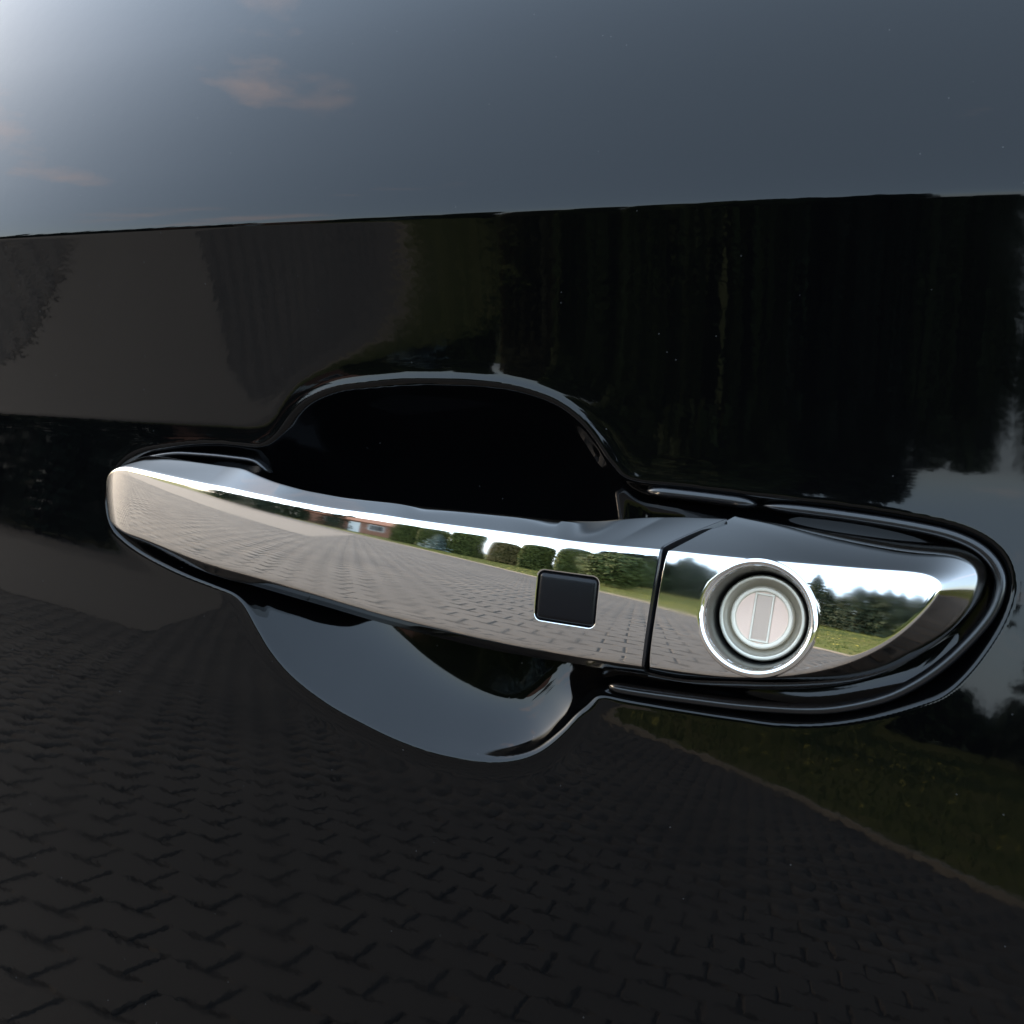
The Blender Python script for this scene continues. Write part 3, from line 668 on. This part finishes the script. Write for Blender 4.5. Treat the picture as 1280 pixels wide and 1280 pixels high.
# --- lock cover: rings from the outline over the bevel and face down into the lock hole
lc = np.array(TR['lock_c'][0])
HOLE = 12.2
def build_lock_cover():
    inn = [np.array(p) for p in TR['lock_in']]; out = [np.array(p) for p in TR['lock_out']]
    gap = np.array([0.55, 0.0])
    seam_in = [seam[2] * (1 - t) + seam[0] * t + gap for t in (0.08, 0.36, 0.64, 0.92)]
    seam_out = [p + np.array([0.0, 0.0]) for p in seam_in]
    I = [inn[0] + [0.1, 0]] * 3 + inn[1:-1] + [inn[-1] + [0.1, 0]] * 3 + seam_in
    O = [out[0] + [0.1, 0]] * 3 + out[1:-1] + [out[-1] + [0.1, 0]] * 3 + seam_out
    I, O = np.array(I), np.array(O)
    nse = len(seam_in)
    top_off = np.full(len(I), 8.0); top_off[:14] = (12.6, 12.6, 12.6, 12.3, 11.9, 11.3, 10.8, 10.4, 10.2, 10.2, 10.0, 9.6, 9.0, 8.5)
    isseam = np.zeros(len(I)); isseam[-nse:] = 1; isseam[-nse - 2:] = 1; isseam[:2] = 1
    # blend of the seam corner: the seam wall of the bevel leans back like the grip's
    K = np.concatenate([I, O, top_off[:, None], isseam[:, None]], 1)
    K = bspline(K, 10, closed=True)
    Ip, Op, off = K[:, :2], K[:, 2:4], K[:, 4]
    rr = (EDGE_R * (1 - K[:, 5]) + 0.3 * K[:, 5])[:, None]
    ang = np.arctan2(Ip[:, 1] - lc[1], Ip[:, 0] - lc[0])
    H = lc + HOLE * np.c_[np.cos(ang), np.sin(ang)]
    def P3(q, dy=0.0): return np.c_[q[:, 0], F(q[:, 0], q[:, 1]) + dy, q[:, 1]]
    out3 = P3(Op); out3[:, 1] += off
    back = out3.copy(); back[:, 1] += 4
    in3 = P3(Ip)
    def lerp(a, b, t): return a + (b - a) * t
    f1 = P3(lerp(Ip, H, 0.12)); 
    ring = [back] + corner(out3, back, in3, rr * 0.75) + corner(in3, out3, f1, rr)
    for t in (0.22, 0.32, 0.42, 0.52, 0.62, 0.72, 0.82, 0.92, 1.0): ring.append(P3(lerp(Ip, H, t)))
    ring.append(P3(H, 1.0)); ring.append(P3(H, 6.0))
    C = np.stack(ring, 1)                        # (angle, ring, 3)
    V = bspline(C, 6)
    na, nr_ = V.shape[:2]
    Vt = V.transpose(1, 0, 2)
    return mesh_obj('lock_cover', Vt.reshape(-1, 3) * mm, grid_faces(nr_, na, True), M['chrome'], car, smooth=True)
cover = build_lock_cover(); tag(cover, 'chrome lock cover with a round key lock and pointed end')
# lock: lathed rings about the face normal
lock_y = float(F(lc[0], lc[1]))
nx = -20 * lc[0] / 125 ** 2 + (lc[1] - w0(lc[0])) * 0.064 / 95. * -1
lock_dir = Vector((-0.005, 1.0, 0.0)).normalized()      # into the car
lock_q = Vector((0, 0, -1)).rotation_difference(lock_dir)
def lathe(name, prof, material, parent, n=96, sharp=True, shift=(0, 0)):
    # prof: (radius, depth) in mm, depth positive goes into the car
    prof = np.array(prof, float); a = np.arange(n) * 2 * math.pi / n
    V = np.stack([prof[:, None, 0] * np.cos(a)[None], prof[:, None, 0] * np.sin(a)[None], -np.repeat(prof[:, 1:2], n, 1)], -1).reshape(-1, 3)
    Rm_ = np.array(lock_q.to_matrix()); V = V @ Rm_.T + np.array([lc[0] + shift[0], lock_y, lc[1] + shift[1]])
    return mesh_obj(name, V * mm, grid_faces(len(prof), n, True)[:, ::-1].copy(), material, parent, smooth=True)
def rounded(pts, per=5): return bspline(np.array(pts, float), per)
def rp_(pts, rads, per=4):
    pts = [np.array(p, float) for p in pts]; C = [pts[0]]
    for i in range(1, len(pts) - 1): C += corner(pts[i], pts[i - 1], pts[i + 1], rads[i])
    C.append(pts[-1]); return bspline(np.array(C), per)

bez = lathe('lock_bezel', rp_([(13.7, 4.0), (13.3, -0.5), (12.4, -1.0), (11.7, -0.4), (11.35, 1.4)], [0, .5, .6, .5, 0]), M['chrome_ring'], cover)
lathe('lock_sleeve', [(11.5, 0.9), (11.3, 1.6), (10.9, 5.0), (10.45, 9.6), (10.4, 10.6), (10.9, 10.7)], M['recess_metal'], cover)
lathe('lock_recess', [(11.2, 10.2), (11.2, 14.0), (0.01, 14.0)], M['black_void'], cover)
lathe('lock_cylinder', rp_([(9.95, 14.0), (9.95, 9.0), (9.65, 8.5), (9.0, 8.5), (8.6, 9.0), (7.4, 10.2), (7.2, 10.3)], [0, .4, .3, .3, .4, .5, 0]), M['satin'], cover)
lathe('lock_ring', rp_([(7.35, 10.8), (7.2, 8.9), (6.9, 8.5), (6.2, 8.5), (5.9, 8.9), (5.8, 9.6)], [0, .4, .3, .3, .4, 0]), M['satin_light'], cover)
lathe('lock_disc', [(6.0, 8.95), (0.01, 8.95)], M['lock_disc'], cover, n=64)
def lock_pt(u, v, dep):
    p = lock_q @ Vector((u, v, -dep)); return np.array([lc[0] + p.x, lock_y + p.y, lc[1] + p.z])
def lock_box(name, hu, hv, d0, d1, material, ang=0.0, du=0.0, ring=None):
    # frame (ring) or plate on the lock face; ang turns it about the lock axis
    ca, sa = math.cos(ang), math.sin(ang)
    def q(u, v, d): return lock_pt(du + u * ca - v * sa, u * sa + v * ca, d)
    def quad(u, v, d): return [q(-u, -v, d), q(u, -v, d), q(u, v, d), q(-u, v, d)]
    V, Fq = [], []
    if ring:
        for (u, v, d) in ((hu + ring, hv + ring, d1), (hu + ring, hv + ring, d0 + .12), (hu + ring - .12, hv + ring - .12, d0), (hu + .1, hv + .1, d0), (hu, hv, d0 + .12), (hu, hv, d1 + 0.4)): V += quad(u, v, d)
        nq = 6
        for k in range(nq - 1):
            for i in range(4): Fq.append([k * 4 + i, k * 4 + (i + 1) % 4, (k + 1) * 4 + (i + 1) % 4, (k + 1) * 4 + i])
    else:
        V = quad(hu, hv, d0); Fq = [[0, 1, 2, 3]]
    V = np.array(V); 
    o = mesh_obj(name, V * mm, Fq, material, cover)
    bm = bmesh.new(); bm.from_mesh(o.data); bmesh.ops.recalc_face_normals(bm, faces=bm.faces[:]); bm.to_mesh(o.data); bm.free()
    return o
KA = lock_q.to_euler().y * 0 + R(KEY_ANG)
lock_box('key_slot_frame', 1.75, 5.15, 8.55, 9.1, M['satin_light'], KA, ring=0.5)
lock_box('key_slot_shutter', 1.75, 5.15, 8.88, 8.88, M['slot_metal'], KA)


# --- black base gaskets that the handle sits on
def tube_along(name, path, ru, rv, y, material, parent, closed=False, n=16, follow=True):
    p = catmull(path, 10, closed=closed); t = np.gradient(p, axis=0); t /= np.linalg.norm(t, axis=1, keepdims=True); nn = np.c_[-t[:, 1], t[:, 0]]
    a = np.arange(n) * 2 * math.pi / n; L = len(p)
    e = np.minimum(np.arange(L), np.arange(L)[::-1]) / 6.0; e = np.sqrt(np.clip(1 - (1 - np.clip(e, 0, 1)) ** 2, 0.01, 1)) if not closed else np.ones(L)
    yy = y + panel_y(p[:, 0], p[:, 1])
    cu = np.sign(np.cos(a)) * np.abs(np.cos(a)) ** 0.8; cv = np.sign(np.sin(a)) * np.abs(np.sin(a)) ** 0.8
    V = np.stack([p[:, None, 0] + nn[:, None, 0] * ru * cu * e[:, None], yy[:, None] + rv * cv[None] * e[:, None], p[:, None, 1] + nn[:, None, 1] * ru * cu * e[:, None]], -1)
    f = grid_faces(L, n, True)
    return mesh_obj(name, V.reshape(-1, 3) * mm, f, material, parent, smooth=True)
tube_along('base_gasket', TR['gasket_r'], 1.35, 3.2, 2.6, M['gasket'], car)
tube_along('base_gasket', TR['gasket_t'], 1.45, 3.2, 2.4, M['gasket'], car)
tube_along('base_gasket', TR['gasket_l'], 0.9, 3.0, 3.2, M['gasket'], car)
